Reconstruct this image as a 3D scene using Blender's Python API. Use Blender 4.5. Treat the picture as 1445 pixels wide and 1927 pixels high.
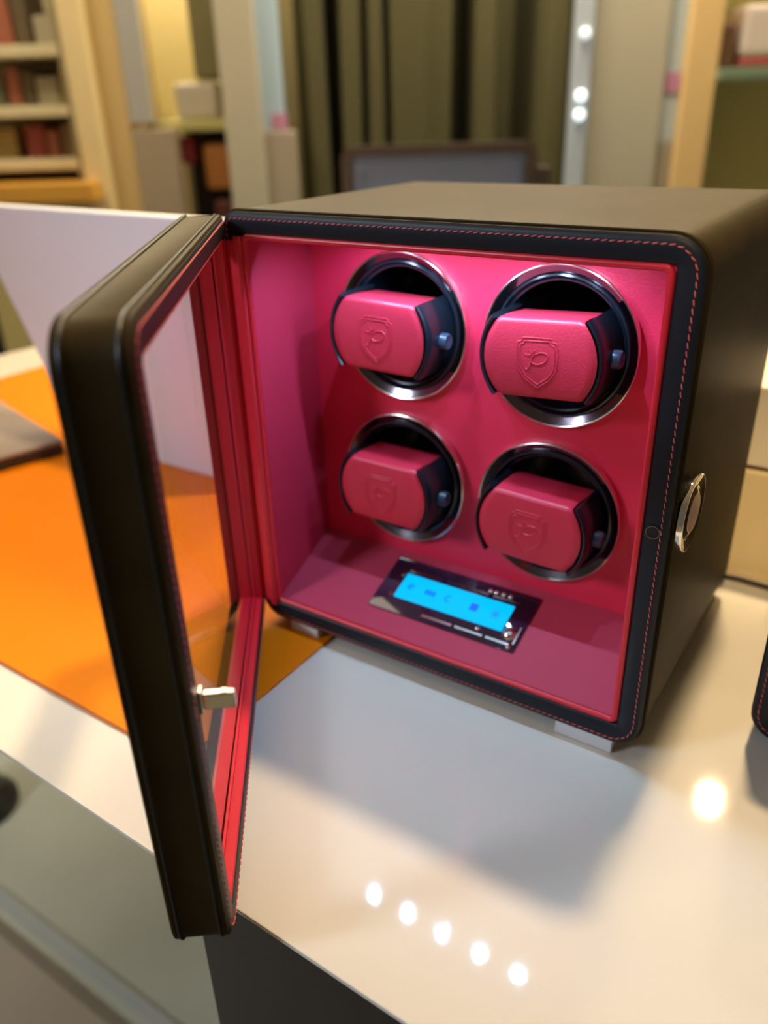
import bpy, bmesh, math, random
from mathutils import Vector, Matrix
random.seed(7)
for o in list(bpy.data.objects): bpy.data.objects.remove(o)
SC = bpy.context.scene
COL = SC.collection
PI = math.pi

# ------------------------------------------------------------------ camera
CAM = Vector((.41145, -.41961, .38065))
cr = Vector((.8341, .5509, -.0270)); cu = Vector((-.2265, .3868, .8939)); cf = Vector((-.5029, .7395, -.4474))
cd = bpy.data.cameras.new('camera'); cam = bpy.data.objects.new('camera', cd); COL.objects.link(cam)
M3 = Matrix((cr, cu, -cf)).transposed()
cam.matrix_world = Matrix.Translation(CAM) @ M3.to_4x4()
cd.sensor_fit = 'HORIZONTAL'; cd.sensor_width = 36; cd.lens = 1517.36/1445*36
cd.clip_start = .01; cd.clip_end = 50
cd.dof.use_dof = True; cd.dof.focus_distance = .455; cd.dof.aperture_fstop = 37.8/7.0
SC.camera = cam
# ------------------------------------------------------------------ view, world
SC.view_settings.view_transform = 'Standard'; SC.view_settings.look = 'None'
SC.view_settings.gamma = 1; SC.view_settings.use_curve_mapping = False
SC.view_settings.exposure = 0.0
w = bpy.data.worlds.new('world'); SC.world = w; w.use_nodes = True
w.node_tree.nodes['Background'].inputs[0].default_value = (1, .86, .68, 1)
w.node_tree.nodes['Background'].inputs[1].default_value = .10
# ------------------------------------------------------------------ room lamps and added fill lights
def area(name, loc, target, size, power, color, sy=None, shape='RECTANGLE'):
    l = bpy.data.lights.new(name, 'AREA'); l.energy = power; l.color = color
    l.shape = shape; l.size = size
    if sy: l.size_y = sy
    o = bpy.data.objects.new(name, l); COL.objects.link(o); o.location = loc
    o.rotation_euler = (Vector(target)-Vector(loc)).to_track_quat('-Z', 'Y').to_euler()
    return o
def spot(name, loc, target, power, color, radius, angle=60, blend=.6):
    l = bpy.data.lights.new(name, 'SPOT'); l.energy = power; l.color = color
    l.shadow_soft_size = radius; l.spot_size = math.radians(angle); l.spot_blend = blend
    o = bpy.data.objects.new(name, l); COL.objects.link(o); o.location = loc
    o.rotation_euler = (Vector(target)-Vector(loc)).to_track_quat('-Z', 'Y').to_euler()
    return o
WARM = (1, .74, .42); COOL = (.72, .84, 1)
area('ceiling_fill_light', (-1.2, 2.0, 1.78), (-1.2, 2.0, 0), 1.8, 140, (1, .84, .60), 1.2)  # added unseen overhead light, brightens the background
area('wall_fill_light', (-.5, 1.75, 1.78), (.2, 2.8, .2), 1.4, 40, (1, .86, .64), .4)  # added unseen light, brightens the back wall
spot('floor_fill_beam', (-1.0, -1.7, .25), (-.6, .15, -.9), 60, (.93, .95, .90), .15, 46, .8)  # added low spot, only there to lighten the floor
spot('box_fill_beam', (.55, -1.3, 1.735), (.345, .28, .07), 170, (1, .76, .44), .03, 6, 1)  # added narrow spot, brightens the cream boxes
spot('shop_window_beam', (-1.55, -2.35, 1.55), (.1, .0, .12), 225, (.70, .82, 1), .34, 30, .5)
area('front_fill_light', (-1.3, -.7, 1.78), (-.3, .3, 0), 1.1, 10, (1, .84, .64), .7)  # added unseen fill from the front left
LAMPS = [(.26, .56, 142, .055, 100, (.30, .1)), (.1752, 1.8458, 26, .020, 70, (.25, .0)), (-1.10, 1.50, 9, .035, 80, (.1, .0)), (-.35, 1.00, 15, .04, 80, (-.4, .0))]
for lx_, ly_, pw, ra, an, tg in LAMPS:
    spot('warm_light_beam', (lx_, ly_, 1.735), (*tg, 0), pw, (1, .75, .44), ra, an)

# ------------------------------------------------------------------ materials
MAT = {}
def mat(name, color, rough=.5, metal=0., spec=.5, bump=0., bscale=400., noise=0., coat=0., emit=None, estr=0., kind='noise', coatr=.1, c2=None, vscale=20.):
    m = bpy.data.materials.new(name); m.use_nodes = True; nt = m.node_tree; b = nt.nodes['Principled BSDF']
    b.inputs['Base Color'].default_value = (*color, 1); b.inputs['Roughness'].default_value = rough
    b.inputs['Metallic'].default_value = metal; b.inputs['Specular IOR Level'].default_value = spec
    b.inputs['Coat Weight'].default_value = coat; b.inputs['Coat Roughness'].default_value = coatr
    if emit: b.inputs['Emission Color'].default_value = (*emit, 1); b.inputs['Emission Strength'].default_value = estr
    tc = nt.nodes.new('ShaderNodeTexCoord')
    if bump:
        if kind == 'voronoi':
            t = nt.nodes.new('ShaderNodeTexVoronoi'); t.feature = 'DISTANCE_TO_EDGE'; t.inputs['Scale'].default_value = bscale
            src = t.outputs['Distance']
        else:
            t = nt.nodes.new('ShaderNodeTexNoise'); t.inputs['Scale'].default_value = bscale; t.inputs['Detail'].default_value = 4
            src = t.outputs['Fac']
        nt.links.new(tc.outputs['Object'], t.inputs['Vector'])
        bp = nt.nodes.new('ShaderNodeBump'); bp.inputs['Strength'].default_value = bump; bp.inputs['Distance'].default_value = .0004
        nt.links.new(src, bp.inputs['Height']); nt.links.new(bp.outputs[0], b.inputs['Normal'])
    if c2:
        t = nt.nodes.new('ShaderNodeTexNoise'); t.inputs['Scale'].default_value = vscale; t.inputs['Detail'].default_value = 5
        nt.links.new(tc.outputs['Object'], t.inputs['Vector'])
        mx = nt.nodes.new('ShaderNodeMix'); mx.data_type = 'RGBA'
        mx.inputs[6].default_value = (*color, 1); mx.inputs[7].default_value = (*c2, 1)
        cr_ = nt.nodes.new('ShaderNodeMapRange'); cr_.inputs[1].default_value = .35; cr_.inputs[2].default_value = .65
        nt.links.new(t.outputs['Fac'], cr_.inputs[0]); nt.links.new(cr_.outputs[0], mx.inputs[0])
        nt.links.new(mx.outputs[2], b.inputs['Base Color'])
    MAT[name] = m; return m
def glassmat(name, tint=(1, 1, 1), rough=0., ior=1.5, extra=0.):
    m = bpy.data.materials.new(name); m.use_nodes = True; nt = m.node_tree; nt.nodes.clear()
    out = nt.nodes.new('ShaderNodeOutputMaterial'); mix = nt.nodes.new('ShaderNodeMixShader')
    tr = nt.nodes.new('ShaderNodeBsdfTransparent'); gl = nt.nodes.new('ShaderNodeBsdfGlossy'); fr = nt.nodes.new('ShaderNodeFresnel')
    tr.inputs[0].default_value = (*tint, 1); gl.inputs['Roughness'].default_value = rough; fr.inputs[0].default_value = ior
    ad = nt.nodes.new('ShaderNodeMath'); ad.operation = 'ADD'; ad.use_clamp = True; ad.inputs[1].default_value = extra
    nt.links.new(fr.outputs[0], ad.inputs[0])
    ge = nt.nodes.new('ShaderNodeNewGeometry'); inv = nt.nodes.new('ShaderNodeMath'); inv.operation = 'SUBTRACT'; inv.inputs[0].default_value = 1
    ml = nt.nodes.new('ShaderNodeMath'); ml.operation = 'MULTIPLY'
    nt.links.new(ge.outputs['Backfacing'], inv.inputs[1]); nt.links.new(ad.outputs[0], ml.inputs[0]); nt.links.new(inv.outputs[0], ml.inputs[1])
    nt.links.new(ml.outputs[0], mix.inputs[0]); nt.links.new(tr.outputs[0], mix.inputs[1]); nt.links.new(gl.outputs[0], mix.inputs[2])
    nt.links.new(mix.outputs[0], out.inputs[0]); MAT[name] = m; return m
mat('black_leather', (.010, .009, .008), .42, spec=.4, bump=.25, bscale=900)
mat('warm_sheen_leather', (.024, .016, .006), .50, spec=.12, bump=.35, bscale=600, c2=(.033, .022, .008), vscale=30)  # dark leather with its warm reflected sheen worked into the colour
mat('rim_leather', (.007, .009, .015), .45, spec=.28, bump=.2, bscale=900)
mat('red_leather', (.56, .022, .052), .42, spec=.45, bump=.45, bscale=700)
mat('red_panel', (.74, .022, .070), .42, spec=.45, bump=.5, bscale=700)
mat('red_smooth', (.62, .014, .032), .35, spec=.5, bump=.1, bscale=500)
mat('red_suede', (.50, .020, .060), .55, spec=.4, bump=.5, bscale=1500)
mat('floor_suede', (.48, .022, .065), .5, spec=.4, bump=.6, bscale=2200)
MAT['warm_sheen_leather'].node_tree.nodes['Principled BSDF'].inputs['Specular Tint'].default_value = (1, .72, .36, 1)  # gold of the reflected room light tinted into the leather's sheen
fsb = MAT['floor_suede'].node_tree.nodes['Principled BSDF']; fsb.inputs['Sheen Weight'].default_value = .6; fsb.inputs['Sheen Roughness'].default_value = .5; fsb.inputs['Sheen Tint'].default_value = (.9, .75, 1, 1)
mat('thread', (.60, .10, .10), .6)
mat('chrome', (.88, .85, .80), .05, metal=1)
mat('brushed_nickel', (.72, .66, .58), .18, metal=1)
mat('drum_plastic', (.010, .012, .018), .18, spec=.6)
mat('cheek_plastic', (.008, .010, .016), .25, spec=.5)
mat('smoked_mirror', (.18, .15, .17), .14, metal=1)
mat('hole_shade', (.004, .004, .004), .7)
mat('button_plastic', (.03, .045, .08), .32)
mat('counter_white', (.72, .67, .58), .05, spec=.5, bump=.02, bscale=900, coat=0)
mat('counter_edge', (.45, .42, .42), .3)
mat('pedestal_black', (.018, .019, .021), .4)
mat('mat_orange', (.78, .21, .001), .5, spec=.15, bump=.3, bscale=500)
mat('mat_edge', (.35, .08, .01), .5)
mat('board_white', (.80, .82, .90), .35)
mat('case_grey', (.30, .24, .20), .5, bump=.2, bscale=300)
mat('case_dark', (.03, .022, .018), .5)
mat('case_olive', (.13, .11, .07), .5)
mat('screen_plate', (.03, .01, .03), .04, spec=.8)
mat('screen_on', (0, .01, .03), .6, spec=.1, emit=(0.0, .50, 1.0), estr=1.15)
mat('screen_ink', (0, .01, .1), .3, emit=(0, .12, .9), estr=1.0)
mat('led_chip', (1, 1, 1), .3, emit=(.85, .92, 1), estr=60)
mat('foot_silver', (.78, .78, .80), .25, spec=.6)
mat('button_pink', (.60, .42, .33), .4)
mat('cream_box', (.78, .60, .33), .5)
mat('cream_box_pale', (.80, .68, .52), .5)
mat('cable_black', (.03, .025, .02), .4)
mat('floor_tile', (.52, .56, .50), .35, bump=.05, bscale=8, c2=(.45, .48, .44), vscale=3)
mat('floor_beige', (.40, .36, .31), .4)
mat('floor_strip', (.42, .47, .50), .3)
mat('floor_joint', (.22, .20, .17), .5)
mat('plaster_warm', (.62, .54, .38), .7)
mat('ceiling_white', (.7, .66, .58), .8)
mat('lamp_white', (1, 1, 1), .4, emit=(.9, .95, 1), estr=6)
mat('lamp_black', (.02, .02, .02), .4)
glassmat('door_glass', (.98, .97, .97), 0, 1.32)
glassmat('film', (.93, .93, .92), .05, 1.45, .06)

# ------------------------------------------------------------------ mesh helpers
class MB:
    def __init__(s): s.v = []; s.f = []
    def add(s, vs, fs):
        n = len(s.v); s.v += [tuple(p) for p in vs]; s.f += [tuple(i+n for i in f) for f in fs]; return s
    def box(s, x0, x1, y0, y1, z0, z1):
        v = [(x, y, z) for x in (x0, x1) for y in (y0, y1) for z in (z0, z1)]
        return s.add(v, [(0, 1, 3, 2), (4, 6, 7, 5), (0, 4, 5, 1), (2, 3, 7, 6), (0, 2, 6, 4), (1, 5, 7, 3)])
    def loft(s, loops, closed=False, capa=False, capb=False):
        n = len(loops[0]); vs = [p for l in loops for p in l]; fs = []
        L = len(loops)
        for i in range(L if closed else L-1):
            j = (i+1) % L
            for k in range(n):
                m = (k+1) % n; fs.append((i*n+k, i*n+m, j*n+m, j*n+k))
        if capa: fs.append(tuple(range(n-1, -1, -1)))
        if capb: fs.append(tuple((L-1)*n+k for k in range(n)))
        return s.add(vs, fs)
    def tube(s, path, r, n=8, closed=False, taper=False):
        P = [Vector(p) for p in path]; L = len(P); loops = []
        for i, p in enumerate(P):
            if closed: d = P[(i+1) % L]-P[i-1]
            else: d = P[min(i+1, L-1)]-P[max(i-1, 0)]
            d.normalize()
            a = Vector((0, 0, 1)) if abs(d.z) < .9 else Vector((0, 1, 0))
            e1 = d.cross(a).normalized(); e2 = d.cross(e1)
            rr_ = r
            if i and closed is False and taper and i == L-1: rr_ = r*.4
            if taper and i == 0: rr_ = r*.4
            loops.append((p, e1, e2, rr_))
        # keep frames consistent
        out = []; prev = None
        for p, e1, e2, rr_ in loops:
            if prev is not None and e1.dot(prev) < 0: e1 = -e1; e2 = -e2
            if prev is not None:
                d = e1.cross(e2); q = prev-d*prev.dot(d)
                if q.length > 1e-6: e1 = q.normalized(); e2 = d.cross(e1)
            prev = e1
            out.append([p+(e1*math.cos(2*PI*k/n)+e2*math.sin(2*PI*k/n))*rr_ for k in range(n)])
        return s.loft(out, closed, not closed, not closed)
    def lathe(s, prof, c=(0, 0, 0), axis='y', n=96, closed=False):
        loops = []
        for r, h in prof:
            lp = []
            for k in range(n):
                a = 2*PI*k/n; u, v = r*math.cos(a), r*math.sin(a)
                if axis == 'y': lp.append((c[0]+u, c[1]+h, c[2]+v))
                elif axis == 'x': lp.append((c[0]+h, c[1]+u, c[2]+v))
                else: lp.append((c[0]+u, c[1]+v, c[2]+h))
            loops.append(lp)
        return s.loft(loops, closed, not closed, not closed)
    def build(s, name, m, parent=None, smooth=True, bevel=0., matrix=None, seg=2):
        me = bpy.data.meshes.new(name); me.from_pydata(s.v, [], s.f)
        bm = bmesh.new(); bm.from_mesh(me)
        bmesh.ops.recalc_face_normals(bm, faces=bm.faces)
        if smooth:
            for f in bm.faces: f.smooth = True
            for e in bm.edges:
                if len(e.link_faces) == 2 and e.calc_face_angle(0) > math.radians(38): e.smooth = False
        bm.to_mesh(me); bm.free()
        o = bpy.data.objects.new(name, me); COL.objects.link(o)
        me.materials.append(MAT[m] if isinstance(m, str) else m)
        if parent: o.parent = parent
        if matrix: o.matrix_world = matrix
        if bevel:
            b = o.modifiers.new('bevel', 'BEVEL'); b.width = bevel; b.segments = seg; b.limit_method = 'ANGLE'; b.harden_normals = False
        return o
def thing(name, label, cat, loc=(0, 0, 0), rz=0, group=None):
    o = bpy.data.objects.new(name, None); COL.objects.link(o); o.empty_display_size = .01
    o.location = loc; o.rotation_euler = (0, 0, rz); o['label'] = label; o['category'] = cat
    if group: o['group'] = group
    return o
def tag(o, label, cat, group=None):
    o['label'] = label; o['category'] = cat
    if group: o['group'] = group
    return o
def struct(o): o['kind'] = 'structure'; return o
def rr(x0, x1, z0, z1, r, y, n=8):
    """rounded rectangle in the xz plane at depth y; r = (bl, br, tr, tl)"""
    if not isinstance(r, tuple): r = (r,)*4
    pts = []
    for (cx, cz, a0, q) in ((x0, z0, PI, r[0]), (x1, z0, 1.5*PI, r[1]), (x1, z1, 0, r[2]), (x0, z1, .5*PI, r[3])):
        q = max(q, .0002)
        ox = cx+q if cx == x0 else cx-q; oz = cz+q if cz == z0 else cz-q
        for k in range(n+1):
            a = a0+.5*PI*k/n; pts.append((ox+q*math.cos(a), y, oz+q*math.sin(a)))
    return pts
def ins(R, d, y, rad):
    x0, x1, z0, z1 = R
    if isinstance(rad, tuple): rad = tuple(max(q-d, .0004) for q in rad)
    else: rad = max(rad-d, .0004)
    return rr(x0+d, x1-d, z0+d, z1-d, rad, y)
def resample(path, pitch, closed=True):
    P = [Vector(p) for p in path]
    if closed: P.append(P[0])
    out = []; acc = 0; t = 0
    for a, b in zip(P, P[1:]):
        L = (b-a).length
        while t <= acc+L and L > 0:
            out.append((a+(b-a)*((t-acc)/L), (b-a).normalized())); t += pitch
        acc += L
    return out
def stitches(path, pitch, length, r, normal, closed=True, slant=.10, skip=None):
    mb = MB(); nrm = Vector(normal)
    for p, d in resample(path, pitch, closed):
        if skip and skip(p): continue
        side = d.cross(nrm).normalized()
        a = p-d*length*.5+side*length*slant; b = p+d*length*.5-side*length*slant; m = (a+b)/2+nrm*r*.8
        mb.tube([a, a.lerp(m, .5)+nrm*r*.3, m, m.lerp(b, .5)+nrm*r*.3, b], r, 6, taper=True)
    return mb

# ------------------------------------------------------------------ setting: counter, floor, back wall
ZC = -.010
cb = MB(); y0a, y0b = -.2105, -.2235
top = [(-1.06, y0a+.016, ZC), (.281, y0b, ZC), (1.6, y0b-.02, ZC), (1.6, .95, ZC), (-.95, .95, ZC)]
bot = [(x, y, ZC-.0035) for x, y, z in top]
cb.loft([bot, top], capa=True, capb=True)
counter = cb.build('top', 'counter_white', smooth=False, bevel=.0008)
CT = thing('display_counter', 'glossy off-white counter on a black pedestal carrying the black and red watch winder', 'counter')
counter.parent = CT
pd = MB(); pd.box(.110, 1.5, -.203, .85, -.90, ZC-.0035)
pd.build('pedestal', 'pedestal_black', CT, smooth=False, bevel=.002)['label'] = 'black pedestal'
lg = MB(); lg.lathe([(.08, -.90), (.08, -.885), (.055, -.86), (.045, -.45), (.045, ZC-.0035)], (-1.00, .12, 0), 'z', 32)
lg.build('leg', 'lamp_black', CT)['label'] = 'dark round leg'
struct(MB().box(-6, 5, -3, 6, -.93, -.90).build('floor', 'floor_tile', smooth=False))
struct(MB().box(-6, .2, .005, .027, -.8995, -.896).build('trim_1', 'floor_strip', smooth=False))
struct(MB().box(-6, .2, -.032, -.014, -.8995, -.897).build('trim_2', 'floor_joint', smooth=False))
struct(MB().box(-6, .2, -2.5, -.032, -.8995, -.8975).build('floor_band', 'floor_beige', smooth=False))
struct(MB().box(-6, 5, -3, 6, 1.80, 1.83).build('ceiling', 'ceiling_white', smooth=False))

# background frame: u to the right, wd away from the viewer, starting 2.6 m from the camera
H = Vector((-.5623, .8269, 0)); RH = Vector((.8269, .5623, 0))
BO = Vector((CAM.x, CAM.y, 0))+H*2.6
BM = Matrix.Translation(BO) @ Matrix((RH, H, Vector((0, 0, 1)))).transposed().to_4x4()
def bgbox(name, m, u0, u1, d0, d1, z0, z1, parent=None, bevel=.004):
    o = MB().box(u0, u1, d0, d1, z0, z1).build(name, m, None, smooth=False, bevel=bevel)
    if parent: o.parent = parent
    else: o.matrix_world = BM
    return o
def bgthing(name, label, cat, group=None):
    o = thing(name, label, cat, group=group); o.matrix_world = BM; return o
ZB, ZT = -.90, 1.80
struct(bgbox('wall_back', mat('wall_olive', (.20, .17, .08), .8), -3, 3, .75, .8, ZB, ZT, bevel=0))
# column left (two tones), mirror strip, niche
struct(bgbox('wall_pillar_left', mat('pillar_tan', (.55, .40, .17), .6), -.80, -.70, .0, .7, ZB, ZT))
struct(bgbox('trim_3', mat('trim_cream', (.80, .64, .33), .6), -.842, -.775, -.05, .1, ZB, ZT))
struct(bgbox('trim_4', mat('glass_grey', (.42, .42, .40), .25), -.70, -.635, .0, .05, .36, ZT))
struct(bgbox('trim_5', mat('trim_taupe', (.36, .29, .20), .6), -.70, -.575, .0, .06, ZB, .345))
struct(bgbox('trim_6', mat('pillar_beige', (.50, .47, .36), .6), -.42, -.315, -.05, .3, ZB, ZT))
struct(bgbox('window_1', mat('glass_blue', (.46, .62, .76), .15), -.315, -.252, .0, .04, .33, ZT))
struct(bgbox('trim_7', mat('trim_pale', (.38, .33, .25), .6), -.315, -.225, -.02, .04, ZB, .33))
struct(bgbox('trim_8', 'pillar_beige', .622, .832, -.02, .35, ZB, ZT))
struct(bgbox('window_2', mat('glass_pale', (.52, .60, .62), .15), .832, .885, .0, .04, .27, ZT))
struct(bgbox('trim_9', 'trim_pale', .832, .885, .0, .05, ZB, .27))
struct(bgbox('trim_10', mat('wood_yellow', (.80, .56, .25), .5), .885, .975, -.03, .3, ZB, ZT))

# ------------------------------------------------------------------ watch winder box
W, HB, D = .320, .3223, .241
O4 = (.0165, .3045, .0166, .3075)      # opening
RAD = (.018, .020, .020, .011)
BX = thing('watch_winder', 'open black leather watch winder with red interior and four rotors standing on the counter', 'watch winder')
FR = (0, W, 0, HB)
sh = MB()
L = [ins(FR, .0012, .003, RAD), ins(FR, 0, .0045, RAD), ins(FR, 0, D-.005, RAD), ins(FR, .0015, D-.0015, RAD), ins(FR, .005, D, RAD)]
sh.loft(L, capb=True)
sh.build('body', 'warm_sheen_leather', BX)
fr = MB()
def R4(d, y, r=.002): return rr(O4[0]-d, O4[1]+d, O4[2]-d, O4[3]+d, r, y)
fr.loft([ins(FR, .0006, .0040, RAD), ins(FR, .0004, .0012, RAD), ins(FR, .0012, .0002, RAD), ins(FR, .0030, -.0006, RAD), ins(FR, .0062, -.0006, RAD),
         R4(.0022, -.0006), R4(.0008, .0002), R4(0, .0018), R4(0, .006)], closed=True)
fr.build('front_rim', 'rim_leather', BX)
pp = MB()
pp.tube(ins(FR, -.0004, .0052, RAD), .0010, 8, True); pp.tube(ins(FR, -.0003, .0082, RAD), .0007, 8, True)
pp.build('piping', 'warm_sheen_leather', BX)
st = stitches(ins(FR, .0046, -.0006, RAD), .0043, .0034, .00040, (0, -1, 0), skip=lambda p: p.x < .0052 and .02 < p.z < .30)
st.build('stitching', 'thread', BX)['label'] = 'red thread stitching'
# red bead round the opening
bd = MB(); bd.tube(rr(O4[0]+.0015, O4[1]-.0018, O4[2]+.0018, O4[3]-.0012, .004, .0012), .0021, 10, True)
bd.build('lining_bead', 'red_smooth', BX)
hs = MB(); hs.tube([(.0140, -.0008, z) for z in (.014, .1, .2, .3065)], .0034, 12)
hs.loft([[(.0005, -.0016, z), (.0128, -.0016, z), (.0128, .001, z), (.0005, .001, z)] for z in (.016, .1, .2, .3035)], capa=True, capb=True)
hs.build('hinge_strip', 'red_smooth', BX)
ZCL = .3135; YP = .0814; FZ0, FZ1 = .0166, .0470; XL = .0112
ln = MB()
def quadslab(p, off):
    q = [Vector(a)+Vector(off) for a in p]; ln.add(list(map(Vector, p))+q, [(0, 1, 2, 3), (7, 6, 5, 4), (0, 4, 5, 1), (1, 5, 6, 2), (2, 6, 7, 3), (3, 7, 4, 0)])
quadslab([(O4[0]+.0002, .002, FZ0), (XL, YP, FZ1), (XL, YP, ZCL), (O4[0]+.0002, .002, ZCL)], (-.002, 0, 0))
quadslab([(O4[1], .002, FZ0), (O4[1], YP, FZ1), (O4[1], YP, ZCL), (O4[1], .002, ZCL)], (.002, 0, 0))
quadslab([(XL, .007, ZCL), (O4[1], .007, ZCL), (O4[1], YP, ZCL), (XL, YP, ZCL)], (0, 0, .002))
ln.build('side_lining', 'red_suede', BX, smooth=False)
fp = MB(); fp.loft([[(XL, y, z), (O4[1], y, z), (O4[1], y, z-.002), (XL, y, z-.002)] for y, z in ((.002, FZ0+.0007), (YP, FZ1))], capa=True, capb=True)
fp.build('floor_lining', 'floor_suede', BX, smooth=False)
# back panel with four holes
RX = (.0942, .2160); RZ = (.2368, .1153)
def holed_panel(x0, x1, z0, z1, y, holes, r):
    bm = bmesh.new(); es = []
    def loop(pts):
        vs = [bm.verts.new(p) for p in pts]
        for a, b in zip(vs, vs[1:]+vs[:1]): es.append(bm.edges.new((a, b)))
    loop([(x0, y, z0), (x1, y, z0), (x1, y, z1), (x0, y, z1)])
    for cx, cz in holes: loop([(cx+r*math.cos(2*PI*k/64), y, cz+r*math.sin(2*PI*k/64)) for k in range(64)])
    bmesh.ops.triangle_fill(bm, use_beauty=True, use_dissolve=False, edges=es)
    me = bpy.data.meshes.new('back_panel'); bm.normal_update(); bm.to_mesh(me); bm.free(); me.materials.append(MAT['red_panel'])
    o = bpy.data.objects.new('back_panel', me); COL.objects.link(o); o.parent = BX
    s = o.modifiers.new('s', 'SOLIDIFY'); s.thickness = .002; s.offset = 0
    return o
HOLES = [(x, z) for z in RZ for x in RX]
holed_panel(XL-.001, O4[1]+.001, FZ1-.001, ZCL+.001, YP+.001, HOLES, .050)
for cx, cz in HOLES:
    dm = MB()
    y = YP
    dm.lathe([(.0480, y-.0020), (.0474, y-.0038), (.0462, y-.0042), (.0455, y-.0030), (.0450, y-.0008), (.0440, y-.0016), (.0428, y-.0010), (.0430, y+.004),
              (.0429, y+.006), (.0429, y+.010), (.0428, y+.075), (.001, y+.076), (.001, y+.079), (.0500, y+.079), (.0500, y+.002)], (cx, 0, cz), 'y', 96, closed=True)
    ro = dm.build('rotor_drum', 'drum_plastic', BX)
    bz = MB()
    bz.lathe([(.0543, y+.0002), (.0543, y-.0052), (.0541, y-.0060), (.0535, y-.0063), (.0530, y-.0058), (.0528, y-.0050), (.0528, y+.0004)], (cx, 0, cz), 'y', 128, closed=True)
    bz.build('bezel_ring', 'chrome', ro)
    MB().tube([(cx+.0536*math.cos(2*PI*k/96), y-.0058, cz+.0536*math.sin(2*PI*k/96)) for k in range(96)], .0008, 8, True).build('bezel_edge', 'brushed_nickel', ro)
    MB().lathe([(.0528, y-.0050), (.0480, y-.0026), (.0480, y+.0004), (.0528, y+.0004)], (cx, 0, cz), 'y', 128, closed=True).build('bezel_bevel', 'smoked_mirror', ro)
# LED strip in the ceiling behind a small front lip
led = MB().box(.055, .268, .0266, .0335, .3122, .3133).build('led_strip', 'foot_silver', BX, smooth=False)
MB().box(O4[0]+.001, O4[1], .0222, .0236, .3030, .3133).build('light_lip', 'red_smooth', BX, smooth=False)
for k in range(5):
    x = .0805+k*.0396
    MB().lathe([(.0001, .3112), (.0014, .3114), (.0018, .3122)], (x, .0290, 0), 'z', 16).build('led_chip', 'led_chip', led)
    spot('led_light', (x, .0290, .3098), (x, .0292, 0), .46, (.40, .68, 1), .0012, 168, .75)
# control panel on the sloping floor
sl = math.atan2(FZ1-FZ0, YP-.002)
CP = Matrix.Translation((.1555, .0480, FZ0+.0007+(.0480-.002)*math.tan(sl))) @ Matrix.Rotation(sl, 4, 'X')
def cploop(x0, x1, y0, y1, z, r=.0012): return [(a, c, z) for a, b, c in rr(x0, x1, y0, y1, r, 0, 4)]
def plate(x0, x1, y0, y1, z0, z1, m, name, parent, r=.0012):
    o = MB().loft([cploop(x0, x1, y0, y1, z0, r), cploop(x0, x1, y0, y1, z1-.0002, r), cploop(x0+.0002, x1-.0002, y0+.0002, y1-.0002, z1, r)], capa=True, capb=True).build(name, m, parent)
    return o
cpn = plate(-.0635, .0635, -.0265, .0265, 0, .0012, 'screen_plate', 'control_panel', BX); cpn.matrix_world = CP
scr = plate(-.0470, .0480, -.0125, .0120, .0012, .0022, 'screen_on', 'screen', cpn, .0006); scr['label'] = 'glowing blue display'
ik = MB()
def flat(x0, x1, y0, y1): ik.box(x0, x1, y0, y1, .0022, .0024)
def ringflat(cx, cy, r0, r1, a0, a1, n=16):
    for k in range(n):
        t0 = a0+(a1-a0)*k/n; t1 = a0+(a1-a0)*(k+1)/n
        v = []
        for z in (.0022, .0024):
            for r, t in ((r0, t0), (r1, t0), (r1, t1), (r0, t1)): v.append((cx+r*math.cos(t), cy+r*math.sin(t), z))
        ik.add(v, [(3, 2, 1, 0), (4, 5, 6, 7), (0, 1, 5, 4), (1, 2, 6, 5), (2, 3, 7, 6), (3, 0, 4, 7)])
ringflat(-.0375, 0, .0018, .0028, 0, 5.2); flat(-.0382, -.0368, -.0008, .0008)
for k in range(3): flat(-.0240+k*.0032, -.0218+k*.0032, -.0022, .0022)
ringflat(-.0030, 0, .0022, .0032, PI*.4, PI*1.6)
flat(.0160, .0225, -.0034, .0034)
ringflat(.0375, 0, .0010, .0022, 0, 2*PI); 
for k in range(6):
    a = k*PI/3; ringflat(.0375+.0038*math.cos(a), .0038*math.sin(a), .0002, .0007, 0, 2*PI, 6)
ik.build('display_icons', 'screen_ink', scr, smooth=False)['label'] = 'darker blue display symbols'
def mark(*b): MB().box(*b).build('panel_mark', 'brushed_nickel', cpn, smooth=False)
for x0, x1 in ((-.047, -.016), (-.013, .004), (.008, .024), (.028, .050)): mark(x0, x1, .0150, .0166, .0012, .0016)
for x0, x1 in ((-.016, .010), (.013, .036), (.039, .058)): mark(x0, x1, -.0222, -.0203, .0012, .0016)
for yy in (-.013, .009): mark(-.0515, -.0490, yy, yy+.004, .0012, .0018)
mark(.0602, .0612, -.020, -.004, .0012, .0018)
bt = MB(); bt.lathe([(.0001, .0052), (.0022, .0050), (.0042, .0040), (.0052, .0022), (.0056, .0012)], (.0545, -.0125, 0), 'z', 32)
bt.build('power_button', 'chrome', cpn)
for x, yy in ((.030, -.0165), (.0585, -.0235), (.024, .0195), (.029, .0195), (.035, .0195), (.041, .0195)): MB().lathe([(.0001, .0030), (.0010, .0028), (.0018, .0020), (.0020, .0012)], (x, yy, 0), 'z', 16).build('panel_stud', 'chrome', cpn)
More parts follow.
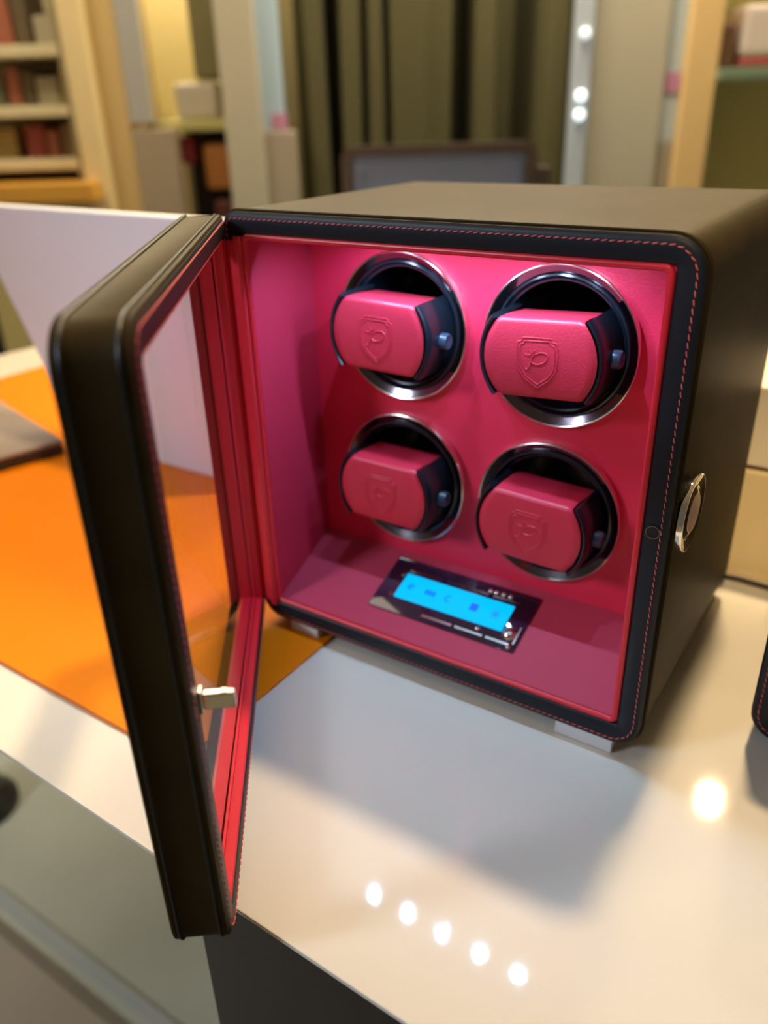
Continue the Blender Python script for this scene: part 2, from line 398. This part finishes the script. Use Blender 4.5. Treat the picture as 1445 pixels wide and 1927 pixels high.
# lock hole, round knob on the side, feet
kh = MB(); kh.lathe([(.0001, -.0009), (.0036, -.0009), (.0038, -.0004), (.0038, .0010), (.0001, .0010)], (.3110, 0, .1610), 'y', 40)  # flat black disc, the hole's inner shade put into its colour
kh.build('lock_hole_disc', 'hole_shade', BX)
kr = MB(); kr.tube([(.3110+.0039*math.cos(2*PI*k/32), -.0012, .1610+.0039*math.sin(2*PI*k/32)) for k in range(32)], .00035, 6, True)
kr.build('lock_hole_ring', mat('ring_bronze', (.20, .15, .09), .35, metal=.6), BX)
kn = MB(); kn.lathe([(.0205, .3195), (.0205, .3215), (.0238, .3225), (.0240, .3250), (.0236, .3258), (.0215, .3258), (.0180, .3245), (.0150, .3246), (.0130, .3256), (.0001, .3256), (.0001, .3195)], (0, .0270, .1650), 'x', 64, closed=True)
kno = kn.build('lock_knob', 'brushed_nickel', BX); kno.data.materials[0] = MAT['chrome']
ki = MB(); ki.lathe([(.0118, .3254), (.0118, .3262), (.0112, .3265), (.0001, .3266)], (0, .0270, .1650), 'x', 48)
ki.build('knob_inlay', 'button_pink', kno)['label'] = 'pale pinkish round inlay'
for fx0, fx1, fy0, fy1 in ((.2630, .3030, .0010, .030), (.0280, .0560, .0010, .030), (.2630, .3030, D-.035, D-.006), (.0180, .0560, D-.035, D-.006)):
    f = MB().box(fx0, fx1, fy0, fy1, ZC+.0002, .0003).build('foot', 'foot_silver', BX, smooth=False, bevel=.0008)
    if fy0 < .1:
        fm = MB(); rnd = random.Random(int(fx0*1000)); nx, nz = 14, 5
        pts = []
        for i in range(nx):
            for j in range(nz):
                x = fx0-.006+(fx1-fx0+.016)*i/(nx-1)+rnd.uniform(-.0003, .0003); z = ZC+.0004+(.0108)*j/(nz-1)
                e = abs(i/(nx-1)-.5)*2
                pts.append((x, fy0-.0016-.0022*max(0, e-.7)*rnd.random()*3-rnd.uniform(0, .0005), z))
        fs = [(i*nz+j, (i+1)*nz+j, (i+1)*nz+j+1, i*nz+j+1) for i in range(nx-1) for j in range(nz-1)]
        fm.add(pts, fs); fm.build('film_wrap', 'film', f, smooth=False)['label'] = 'crinkled clear plastic film'

# ------------------------------------------------------------------ the door (opens towards the viewer)
LW, DZ0, DZ1, DT = .3222, .0023, .3193, .0283
DR = (0, LW, DZ0, DZ1); DRAD = (.008, .017, .019, .007)
def dl(d, b, rad=DRAD): return ins(DR, d, -b, rad)
dr = MB()
dr.loft([dl(.0016, 0), dl(.0003, .0008), dl(0, .0024), dl(.0006, .0036), dl(.0006, DT-.0036), dl(0, DT-.0024), dl(.0003, DT-.0008), dl(.0016, DT),
         dl(.0060, DT), dl(.0060, .0185), dl(.0152, .0185), dl(.0152, .0006), dl(.0140, 0)], closed=True)
door = dr.build('door', 'warm_sheen_leather', BX)
ANG = math.radians(51.98)
DM = Matrix.Translation((-.0062, .0078, 0)) @ Matrix.Rotation(-ANG, 4, 'Z')
door.matrix_world = DM
dp = MB(); dp.tube(dl(.0002, .0042), .0009, 8, True); dp.tube(dl(.0002, DT-.0042), .0009, 8, True)
dp.build('door_piping', 'black_leather', door)
df = MB(); df.loft([dl(.0020, -.0002), dl(.0030, -.0007), dl(.0135, -.0007), dl(.0146, 0), dl(.0146, .0012), dl(.0020, .0012)], closed=True)
df.build('door_inner_rim', 'rim_leather', door)
stitches(dl(.0046, -.0007), .0043, .0034, .0004, (0, 1, 0), skip=lambda p: p.x < .004).build('door_stitching', 'thread', door)['label'] = 'red thread stitching'
di = MB()
di.loft([dl(.0146, .0004, .001), dl(.0152, -.0002, .001), dl(.0163, .0004, .001), dl(.0163, .0060, .001), dl(.0178, .0062, .001), dl(.0178, .0078, .001), dl(.0150, .0078, .001)], closed=True)
di.loft([dl(.0150, .0090, .001), dl(.0180, .0090, .001), dl(.0180, .0183, .001), dl(.0150, .0183, .001)], closed=True)
di.build('door_lining', 'red_smooth', door)
hf = MB(); hf.loft([[(.0012, .0013, z), (.0145, .0013, z), (.0145, 0, z), (.0012, 0, z)] for z in (.0185, .1, .2, .3035)], capa=True, capb=True)
hf.build('hinge_flange', 'red_smooth', door, bevel=.0004)
gp = MB(); gp.loft([[(.0165, -.0084, z), (LW-.0165, -.0084, z), (LW-.0165, -.0088, z), (.0165, -.0088, z)] for z in (DZ0+.0165, DZ1-.0165)], capa=True, capb=True)
gp.build('glass_pane', 'door_glass', door, smooth=False)
# latch pin near the free edge, on the inner rim
lp = MB(); lx, lz = .3055, .1485
lp.loft([[(lx+.0030*sx, b, lz+.0062*sz) for sx, sz in ((-1, -1), (1, -1), (1, 1), (-1, 1))] for b in (0, .0022)], capa=True, capb=True)
lp.loft([[(lx+.0022*sx, b, lz+.0042*sz) for sx, sz in ((-1, -1), (1, -1), (1, 1), (-1, 1))] for b in (.0022, .0165)], capa=True, capb=True)
lpo = lp.build('latch_pin', 'brushed_nickel', door, smooth=False, bevel=.0007)
sk = MB(); sk.lathe([(.0016, .0040), (.0016, .0047), (.0012, .0047), (.0011, .0035)], (lx, .0115, lz), 'z', 24, closed=True)
sk.build('latch_notch', 'chrome', door)

# ------------------------------------------------------------------ watch cushions
YF = .0440; PH = .0255; PR = .0380; PB = .088
def padfront(z):   # depth of the front skin
    t = abs(z)/PH; return YF+.0012*t*t
def cushion(cx, cz, tilt, label):
    c = thing('watch_cushion', label, 'watch cushion', (cx, 0, cz), 0, 'watch cushions in the four rotors')
    c.rotation_euler = (0, math.radians(tilt), 0)
    # profile in yz, top back -> front -> bottom back
    prof = [(PB, PH-.0035), (.070, PH-.0012), (.058, PH)]
    rc = .0034
    for k in range(9):
        a = PI/2*k/8; prof.append((YF+.0010+rc-rc*math.sin(a), PH-rc+rc*math.cos(a)))
    for k in range(1, 16):
        z = (PH-rc)*(1-2*k/16); prof.append((padfront(z)-.0004*0, z))
    for k in range(9):
        a = PI/2*k/8; prof.append((YF+.0010+rc-rc*math.cos(a), -(PH-rc+rc*math.sin(a))))
    prof += [(.058, -PH), (.070, -PH+.0012), (PB, -PH+.0035)]
    hw = [math.sqrt(PR**2-min(abs(z), PH-.0005)**2)*1.0 for y, z in prof]
    hw = [h if True else h for h in hw]
    NX = 25; pb = MB(); loops = []
    for i in range(NX):
        t = -1+2*i/(NX-1)
        e = .0012*max(0, (abs(t)-.93)/.07)**2
        lp_ = []
        for (y, z), h in zip(prof, hw):
            lp_.append((t*h, y+(e if y < .056 else 0), z*(1-.03*max(0, (abs(t)-.93)/.07)**2)))
        loops.append(lp_)
    n = len(prof); vs = [p for l in loops for p in l]; fs = []
    for i in range(NX-1):
        for k in range(n-1): fs.append((i*n+k, i*n+k+1, (i+1)*n+k+1, (i+1)*n+k))
        fs.append((i*n+n-1, i*n, (i+1)*n, (i+1)*n+n-1))
    fs.append(tuple(range(n))); fs.append(tuple((NX-1)*n+k for k in range(n-1, -1, -1)))
    pb.add(vs, fs); pad = pb.build('pad', 'red_leather', c)
    # embossed shield with its letter
    em = MB()
    GS = 1.42
    def surf(pts): return [(x, padfront(z)-.00005, z) for x, z in pts]
    def shield(s):
        P = [(-.0062, .0115), (.0062, .0115)]
        nt_ = [(.0067, .0098), (.0085, .0092)]
        right = [(.0090, .0050), (.0090, .0), (.0082, -.0050), (.0055, -.0098), (.0, -.0142)]
        pts = P+nt_+right
        pts += [(-x, z) for x, z in reversed(right[:-1])]+[(-x, z) for x, z in reversed(nt_)]
        return [(x*s*1.52-.0005, (z+.001)*s*1.24-.0015) for x, z in pts]
    def dens(p, closed=True, g=None):
        if g: p = [(x*g-.0005, z*g) for x, z in p]
        out = []; q = p+[p[0]] if closed else p
        for a, b in zip(q, q[1:]):
            for k in range(6): out.append((a[0]+(b[0]-a[0])*k/6, a[1]+(b[1]-a[1])*k/6))
        if not closed: out.append(p[-1])
        return out
    for s, r in ((1, .00034), (.87, .00034)): em.tube(surf(dens(shield(s))), r, 6, True)
    loopp = []
    for k in range(24):
        a = 2*PI*k/24; u, v = .0041*math.cos(a), .0024*math.sin(a); ca, sa = math.cos(.38), math.sin(.38)
        loopp.append((.0012+u*ca-v*sa, .0008+u*sa+v*ca))
    em.tube(surf([(x*GS-.0005, z*GS) for x, z in loopp]), .00036, 6, True)
    em.tube(surf(dens([(-.0012, .0042), (-.0022, .0018), (-.0026, .0), (-.0034, -.0026), (-.0046, -.0044), (-.0056, -.0040)], False, GS)), .00036, 6)
    em.tube(surf(dens([(-.0058, .0026), (-.0046, .0020), (-.0030, .0024), (-.0012, .0044)], False, GS)), .00030, 6)
    em.tube(surf(dens([(-.0036, .0046), (-.0026, .0030), (-.0036, .0012)], False, GS)), .00028, 6)
    em.build('emblem', 'red_leather', pad)['label'] = 'embossed shield with a looping letter'
    # side cheeks
    for sgn, nm in ((-1, 'left'), (1, 'right')):
        ck = MB(); N = 22; lo = []
        amax = math.asin((PH+.0008)/.0418)
        for k in range(N+1):
            a = -amax+2*amax*k/N
            sec = [(.0388, PB), (.0385, .0495), (.0390, .0458), (.0400, .0444), (.0410, .0446), (.0419, .0462), (.0423, .0500), (.0425, PB)]
            lo.append([(sgn*r*math.cos(a), y, r*math.sin(a)) for r, y in sec])
        n = len(lo[0]); vs = [p for l in lo for p in l]
        fs = [(i*n+k, i*n+(k+1) % n, (i+1)*n+(k+1) % n, (i+1)*n+k) for i in range(N) for k in range(n)]
        fs += [tuple(range(n)), tuple(N*n+k for k in range(n-1, -1, -1))]
        ck.add(vs, fs); co = ck.build('cheek', 'cheek_plastic', c)
        if sgn > 0:
            kb = MB(); kb.lathe([(.0058, .0405), (.0058, .0462), (.0050, .0476), (.0036, .0473), (.0001, .0468)], (0, .0630, -.0005), 'x', 32)
            kb.build('release_button', 'button_plastic', co)
    return c
cushion(RX[0], RZ[0], 1.5, 'red leather watch cushion in the upper left rotor, beside the door hinge')
cushion(RX[1], RZ[0], -3.0, 'red leather watch cushion in the upper right rotor, largest and sharpest shield')
cushion(RX[0], RZ[1], 1.0, 'red leather watch cushion in the lower left rotor, above the left of the blue display')
cushion(RX[1], RZ[1], 2.5, 'red leather watch cushion in the lower right rotor, beside the lock hole')

# ------------------------------------------------------------------ neighbour box on the right
NB = thing('closed_watch_winder', 'closed black leather case with red stitching at the right edge of the view', 'watch winder', (.3750, .0610, ZC+.008))
NR = (0, .32, 0, .165)
s_ = MB(); s_.loft([ins(NR, .0012, .0, .02), ins(NR, 0, .0015, .02), ins(NR, 0, .235, .02), ins(NR, .004, .24, .02)], capa=True, capb=True); s_.build('body', 'warm_sheen_leather', NB)
s_ = MB(); s_.loft([ins(NR, .0004, .001, .02), ins(NR, .0004, -.0015, .02), ins(NR, .0015, -.0028, .02), ins(NR, .014, -.0028, .02), ins(NR, .016, -.001, .02), ins(NR, .016, .001, .02)], closed=True); s_.build('front_rim', 'rim_leather', NB)
stitches(ins(NR, .0050, -.0028, .02), .0043, .0034, .0004, (0, -1, 0)).build('stitching', 'thread', NB)['label'] = 'red thread stitching'
s_ = MB(); s_.loft([ins(NR, .015, -.0004, .02), ins(NR, .015, -.0012, .02)], capa=True, capb=True); s_.build('window_pane', 'screen_plate', NB)
for x in (.02, .26):
    for y in (.01, .20): MB().box(x, x+.04, y, y+.03, -.0078, .0005).build('foot', 'foot_silver', NB, smooth=False, bevel=.0008)

# ------------------------------------------------------------------ things on the counter
m_ = MB(); m_.loft([[(-.862, -.150, z), (.0650, -.1600, z), (.0640, .47, z), (-.862, .47, z)] for z in (ZC+.0001, ZC+.0024)], capa=True, capb=True)
dm = m_.build('desk_mat', 'mat_orange', smooth=False, bevel=.0008); tag(dm, 'orange leather desk mat lying on the white counter behind the open door', 'desk mat')
m_ = MB(); m_.tube([(-.861, -.149, ZC+.0016), (.0642, -.159, ZC+.0016), (.0632, .469, ZC+.0016), (-.861, .469, ZC+.0016)], .0011, 6, True)
m_.build('edge_binding', 'mat_edge', dm)['label'] = 'brown edge binding'
m_ = MB(); zb = ZC+.0026
m_.loft([[(-.495, y, zb), (-.175, y, zb), (-.175, y, .2855), (-.640, y, .2870)] for y in (.195, .215)], capa=True, capb=True)
wb = m_.build('display_board', 'board_white', smooth=False, bevel=.002); tag(wb, 'tall white board standing upright on the orange mat behind the open door', 'display board')
GC = thing('document_case', 'flat grey-brown case with dark strap lying on the orange mat at the left edge', 'case', (-.475, .155, zb), math.radians(-14))
MB().box(-.36, 0, -.145, .0, .0, .0125).build('case_body', 'case_dark', GC, smooth=False, bevel=.003)
MB().box(-.36, .001, -.146, .001, .0125, .0195).build('case_lid', 'case_grey', GC, smooth=False, bevel=.003)
m_ = MB(); m_.tube([(-.20+.15*t, -.03-.10*t**1.6, .0212) for t in [k/12 for k in range(13)]], .0035, 8)
m_.build('strap', 'cable_black', GC)
def cbox(z0, z1, mt, lab, x0=.245):
    o = MB().box(x0, .368, .281, .42, z0, z1).build('storage_box', mt, smooth=False, bevel=.002); tag(o, lab, 'box', 'cream boxes behind the winder')
cbox(ZC+.0002, .093, 'cream_box', 'warm cream box standing on the counter behind the winder, lower of two')
cbox(.0975, .168, 'cream_box_pale', 'pale cream box stacked on top of the lower cream box', .25)
m_ = MB(); m_.tube([(.24+.022*k, .268+.004*math.sin(k*.9), ZC+.0042+.002*math.sin(k*1.7)) for k in range(13)], .0022, 8)
tag(m_.build('power_cable', 'cable_black'), 'thin dark cable running along the foot of the cream boxes', 'cable')

# ------------------------------------------------------------------ background furniture
SH = bgthing('wall_shelf', 'tall cream shelf unit filled with small goods at far left', 'shelf')
mat('shelf_cream', (.75, .66, .40), .6); mat('shelf_back', (.62, .53, .33), .7); mat('shelf_orange', (.70, .36, .05), .5); mat('shelf_yellow', (.60, .50, .22), .6)
bgbox('back_board', 'shelf_back', -1.75, -.845, .28, .30, ZB, 1.3, SH)
for z in (.535, .385, .245): bgbox('shelf_board', 'shelf_cream', -1.75, -.86, -.02, .28, z, z+.03, SH)
bgbox('side_panel', mat('shelf_side', (.34, .28, .15), .6), -.868, -.845, -.02, .28, ZB, 1.3, SH)
bgbox('side_panel', 'shelf_side', -1.77, -1.75, -.02, .28, ZB, 1.3, SH)
bgbox('worktop', 'shelf_orange', -1.75, -.80, -.12, .28, .165, .215, SH)
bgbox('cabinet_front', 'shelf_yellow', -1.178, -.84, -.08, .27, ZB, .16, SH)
bgbox('recess_shade_block', mat('recess_shade', (.012, .009, .007), .6), -1.75, -1.178, .02, .27, ZB, .16, SH)  # near-black block, shade of the cabinet opening put into its colour
cols = {'red': (.40, .13, .07), 'dark': (.14, .10, .05), 'grey': (.42, .37, .24), 'green': (.16, .17, .09), 'tan': (.40, .27, .08), 'wine': (.34, .07, .05), 'brown': (.24, .15, .07)}
for k, v in cols.items(): mat('goods_'+k, v, .6)
def goods(u0, u1, z0, z1, c, lab, n='carton'):
    o = bgbox(n, 'goods_'+c, u0, u1, .05, .20, z0, z1, bevel=.006); tag(o, lab, 'carton', 'goods on the far left shelves')
for a in ((-1.075, -1.005, .566, .75, 'red', 'red carton on the top shelf of the far cream shelf unit'),
          (-1.000, -.955, .566, .74, 'dark', 'dark carton beside the red carton on the top far shelf'),
          (-.945, -.870, .566, .64, 'grey', 'grey carton at the right end of the top far shelf, with a second above'),
          (-1.12, -1.065, .416, .50, 'green', 'green carton at the left of the middle far shelf'),
          (-1.055, -1.015, .416, .515, 'red', 'red carton on the middle far shelf'),
          (-1.010, -.975, .416, .505, 'dark', 'dark carton on the middle far shelf beside the red one'),
          (-.970, -.905, .416, .49, 'grey', 'grey carton on the middle far shelf'),
          (-.900, -.872, .416, .515, 'tan', 'tan carton at the right end of the middle far shelf'),
          (-1.16, -1.06, .276, .36, 'tan', 'wide tan carton at the left of the lowest far shelf'),
          (-1.030, -.975, .276, .365, 'wine', 'dark red carton on the lowest far shelf'),
          (-.970, -.935, .276, .35, 'red', 'light red carton beside the dark red one on the lowest far shelf'),
          (-.925, -.872, .276, .365, 'brown', 'dark brown carton at the right end of the lowest far shelf')):
    goods(*a)
nl = area('niche_fill_light', (0, 0, 0), (0, 0, -1), .2, 5, (1, .86, .6), .15); nl.matrix_world = BM @ Matrix.Translation((-.56, .18, 1.25))  # added fill, lightens the niche
cl = area('cabinet_fill_light', (0, 0, 0), (0, 0, -1), .4, 5, (1, .86, .6), .1); cl.matrix_world = BM @ Matrix.Translation((1.25, .0, 1.35))  # added fill, lightens the olive cabinet
for u_, p_ in ((-1.15, 13),):
    l_ = area('shelf_fill_light', (0, 0, 0), (0, 0, -1), .7, p_, (1, .86, .62), .3); l_.matrix_world = BM @ Matrix.Translation((u_, -.85, 1.72)) @ Matrix.Rotation(math.radians(38), 4, 'X')  # added unseen wash, brightens the far left shelves
# niche between the pillars
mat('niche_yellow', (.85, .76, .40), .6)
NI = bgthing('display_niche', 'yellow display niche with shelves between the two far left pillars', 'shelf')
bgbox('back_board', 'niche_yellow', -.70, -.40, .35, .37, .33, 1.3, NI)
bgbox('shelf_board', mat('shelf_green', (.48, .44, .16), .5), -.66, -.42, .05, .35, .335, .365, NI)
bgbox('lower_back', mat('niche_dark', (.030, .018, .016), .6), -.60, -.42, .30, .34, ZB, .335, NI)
for n_, c_, u0, u1, z0, z1, lb in (('hanging_bag', (.17, .15, .06), -.515, -.43, .47, .72, 'olive green bag hanging in the far yellow niche'),
                                   ('white_carton', (.52, .47, .38), -.580, -.455, .366, .465, 'off-white carton on the shelf of the far yellow niche'),
                                   ('red_carton', (.30, .03, .04), -.585, -.545, .245, .32, 'small dark red carton at the left below the niche shelf'),
                                   ('orange_bag', (.38, .14, .02), -.515, -.43, .17, .30, 'brown-orange bag below the niche shelf'),
                                   ('maroon_bag', (.10, .02, .015), -.50, -.42, -.1, .14, 'dark maroon bag hanging low in the far niche')):
    mat('m_'+n_, c_, .6); tag(bgbox(n_, 'm_'+n_, u0, u1, .08, .2, z0, z1, bevel=.012), lb, n_.split('_')[1])
# curtain with deep folds
stops = [(-.25, .42), (-.205, .42), (-.185, 0), (-.135, .0), (-.115, .40), (-.095, .40), (-.08, .01), (-.035, .01), (-.02, .14), (-.005, .01), (.03, .01), (.045, .16), (.06, .0),
         (.15, -.01), (.20, .02), (.23, .01), (.25, .38), (.285, .38), (.30, .01), (.36, .0), (.385, .44), (.475, .44), (.495, .05), (.52, .0), (.56, .0), (.60, .04)]
def fold(u):
    for (a, fa), (b, fb) in zip(stops, stops[1:]):
        if a <= u <= b:
            t = (u-a)/(b-a); t = t*t*(3-2*t); return fa+(fb-fa)*t
    return .05
cv = MB(); NU = 200; zs = [-.88, -.3, .1, .3, .5, .7, 1.1, 1.6]; vs = []
for i in range(NU+1):
    u = -.25+.85*i/NU
    for j, z in enumerate(zs): vs.append((u+.004*math.sin(z*3+i*.1), fold(u)*(1+.1*math.sin(z*2+u*9))+.06, z))
nz = len(zs); cv.add(vs, [(i*nz+j, (i+1)*nz+j, (i+1)*nz+j+1, i*nz+j+1) for i in range(NU) for j in range(nz-1)])
cu_ = cv.build('curtain', mat('curtain_olive', (.085, .076, .026), .85)); cu_.matrix_world = BM
s = cu_.modifiers.new('s', 'SOLIDIFY'); s.thickness = .003
tag(cu_, 'dark olive green curtain with deep vertical folds behind the winder', 'curtain')
# chair in front of the curtain
mat('chair_frame', (.07, .05, .04), .4); mat('chair_fabric', (.22, .28, .46), .6)
CH = bgthing('lounge_chair', 'dark framed chair with blue-grey back in front of the olive curtain', 'chair')
CHZ = .04
c_ = MB(); c_.loft([rr(-.078, .392, -.15, .262+CHZ, .03, -.50), rr(-.078, .392, -.15, .262+CHZ, .03, -.46), rr(-.055, .369, -.12, .240+CHZ, .02, -.46), rr(-.055, .369, -.12, .240+CHZ, .02, -.50)], closed=True)
o = c_.build('back_frame', 'chair_frame', CH)
c_ = MB(); c_.loft([rr(-.055, .369, -.12, .240+CHZ, .02, -.485), rr(-.03, .345, -.10, .215+CHZ, .02, -.495), rr(-.03, .345, -.10, .215+CHZ, .02, -.47)], capa=True, capb=True)
c_.build('back_cushion', 'chair_fabric', CH)
MB().box(-.07, .385, -.95, -.47, -.45, -.38).build('seat', 'chair_fabric', CH, smooth=False, bevel=.02)
for x in (-.06, .355):
    for y in (-.93, -.49): MB().box(x, x+.03, y, y+.03, ZB, -.15 if y > -.6 else -.45).build('leg', 'chair_frame', CH, smooth=False, bevel=.004)
MB().box(.392, .43, -.49, -.46, ZB, .245).build('side_post', 'chair_frame', CH, smooth=False, bevel=.004)
# mirrored pole with three added glowing discs for its bright reflections
PO = bgthing('mirror_pole', 'narrow silvery pole beside the right edge of the curtain', 'pole')
bgbox('pole', mat('pole_silver', (.52, .60, .72), .3), .565, .614, -.05, .0, ZB, ZT, PO)
mat('glint_bright', (1, 1, 1), .3, emit=(.82, .95, 1), estr=1.6); mat('glint_dim', (1, 1, 1), .3, emit=(.75, .85, .92), estr=.75)
for z, m__, lb in ((.548, 'glint_dim', 'small dim glowing disc for a reflection, topmost of three on the silvery pole'), (.398, 'glint_bright', 'small bright glowing disc for a reflection on the silvery pole, middle of three'), (.350, 'glint_bright', 'small bright glowing disc for a reflection, lowest of three on the silvery pole')):
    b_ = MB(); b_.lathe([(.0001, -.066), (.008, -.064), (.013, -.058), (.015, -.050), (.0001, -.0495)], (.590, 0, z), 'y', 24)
    o = b_.build('pole_glint', m__); o.matrix_world = BM; tag(o, lb, 'lamp', 'glowing reflection discs on the silvery pole')  # added discs standing for reflections, no real lamps
# right hand shelf
CBN = bgthing('green_cabinet', 'dark olive cabinet with a glass shelf at the far right', 'cabinet')
bgbox('back_board', mat('cabinet_olive', (.48, .42, .15), .6), .975, 1.9, .16, .19, ZB, ZT, CBN)
bgbox('glass_shelf', mat('shelf_glass', (.20, .27, .18), .15), .975, 1.9, -.05, .16, .425, .455, CBN)
for n_, c_, u0, u1, z0, z1, lb in (('lamp_shade', (.72, .62, .55), 1.045, 1.20, .485, .61, 'pale pinkish shade on the far right glass shelf'),
                                   ('shade_base', (.42, .09, .08), 1.045, 1.22, .456, .484, 'red tray under the pale shade on the far right shelf'),
                                   ('brown_carton', (.20, .10, .05), .985, 1.03, .456, .57, 'small brown carton beside the pale shade on the far right shelf')):
    mat('m_'+n_, c_, .6); tag(bgbox(n_, 'm_'+n_, u0, u1, .0, .12, z0, z1, bevel=.012), lb, n_.replace('_', ' '))
# pink poster patches on the two glass strips
mat('poster_pink', (.55, .25, .40), .5)
for u0, u1, z0, z1, lb in ((-.290, -.245, .335, .375, 'small pink card on the left bluish glass strip'), (.835, .880, .40, .45, 'small pink card on the right bluish glass strip')):
    tag(bgbox('pink_card', 'poster_pink', u0, u1, -.006, -.001, z0, z1, bevel=0), lb, 'card')
# ceiling track lights (only seen as reflections in the counter)
for i, (x, y) in enumerate([l[:2] for l in LAMPS]):
    t = thing('ceiling_spotlight', 'black ceiling spotlight above the counter', 'spotlight', (x, y, 1.80), 0, 'ceiling spotlights')
    MB().lathe([(.048, -.060), (.052, -.060), (.052, 0), (.030, 0), (.030, -.05)], (0, 0, 0), 'z', 32, closed=True).build('housing', 'lamp_black', t)
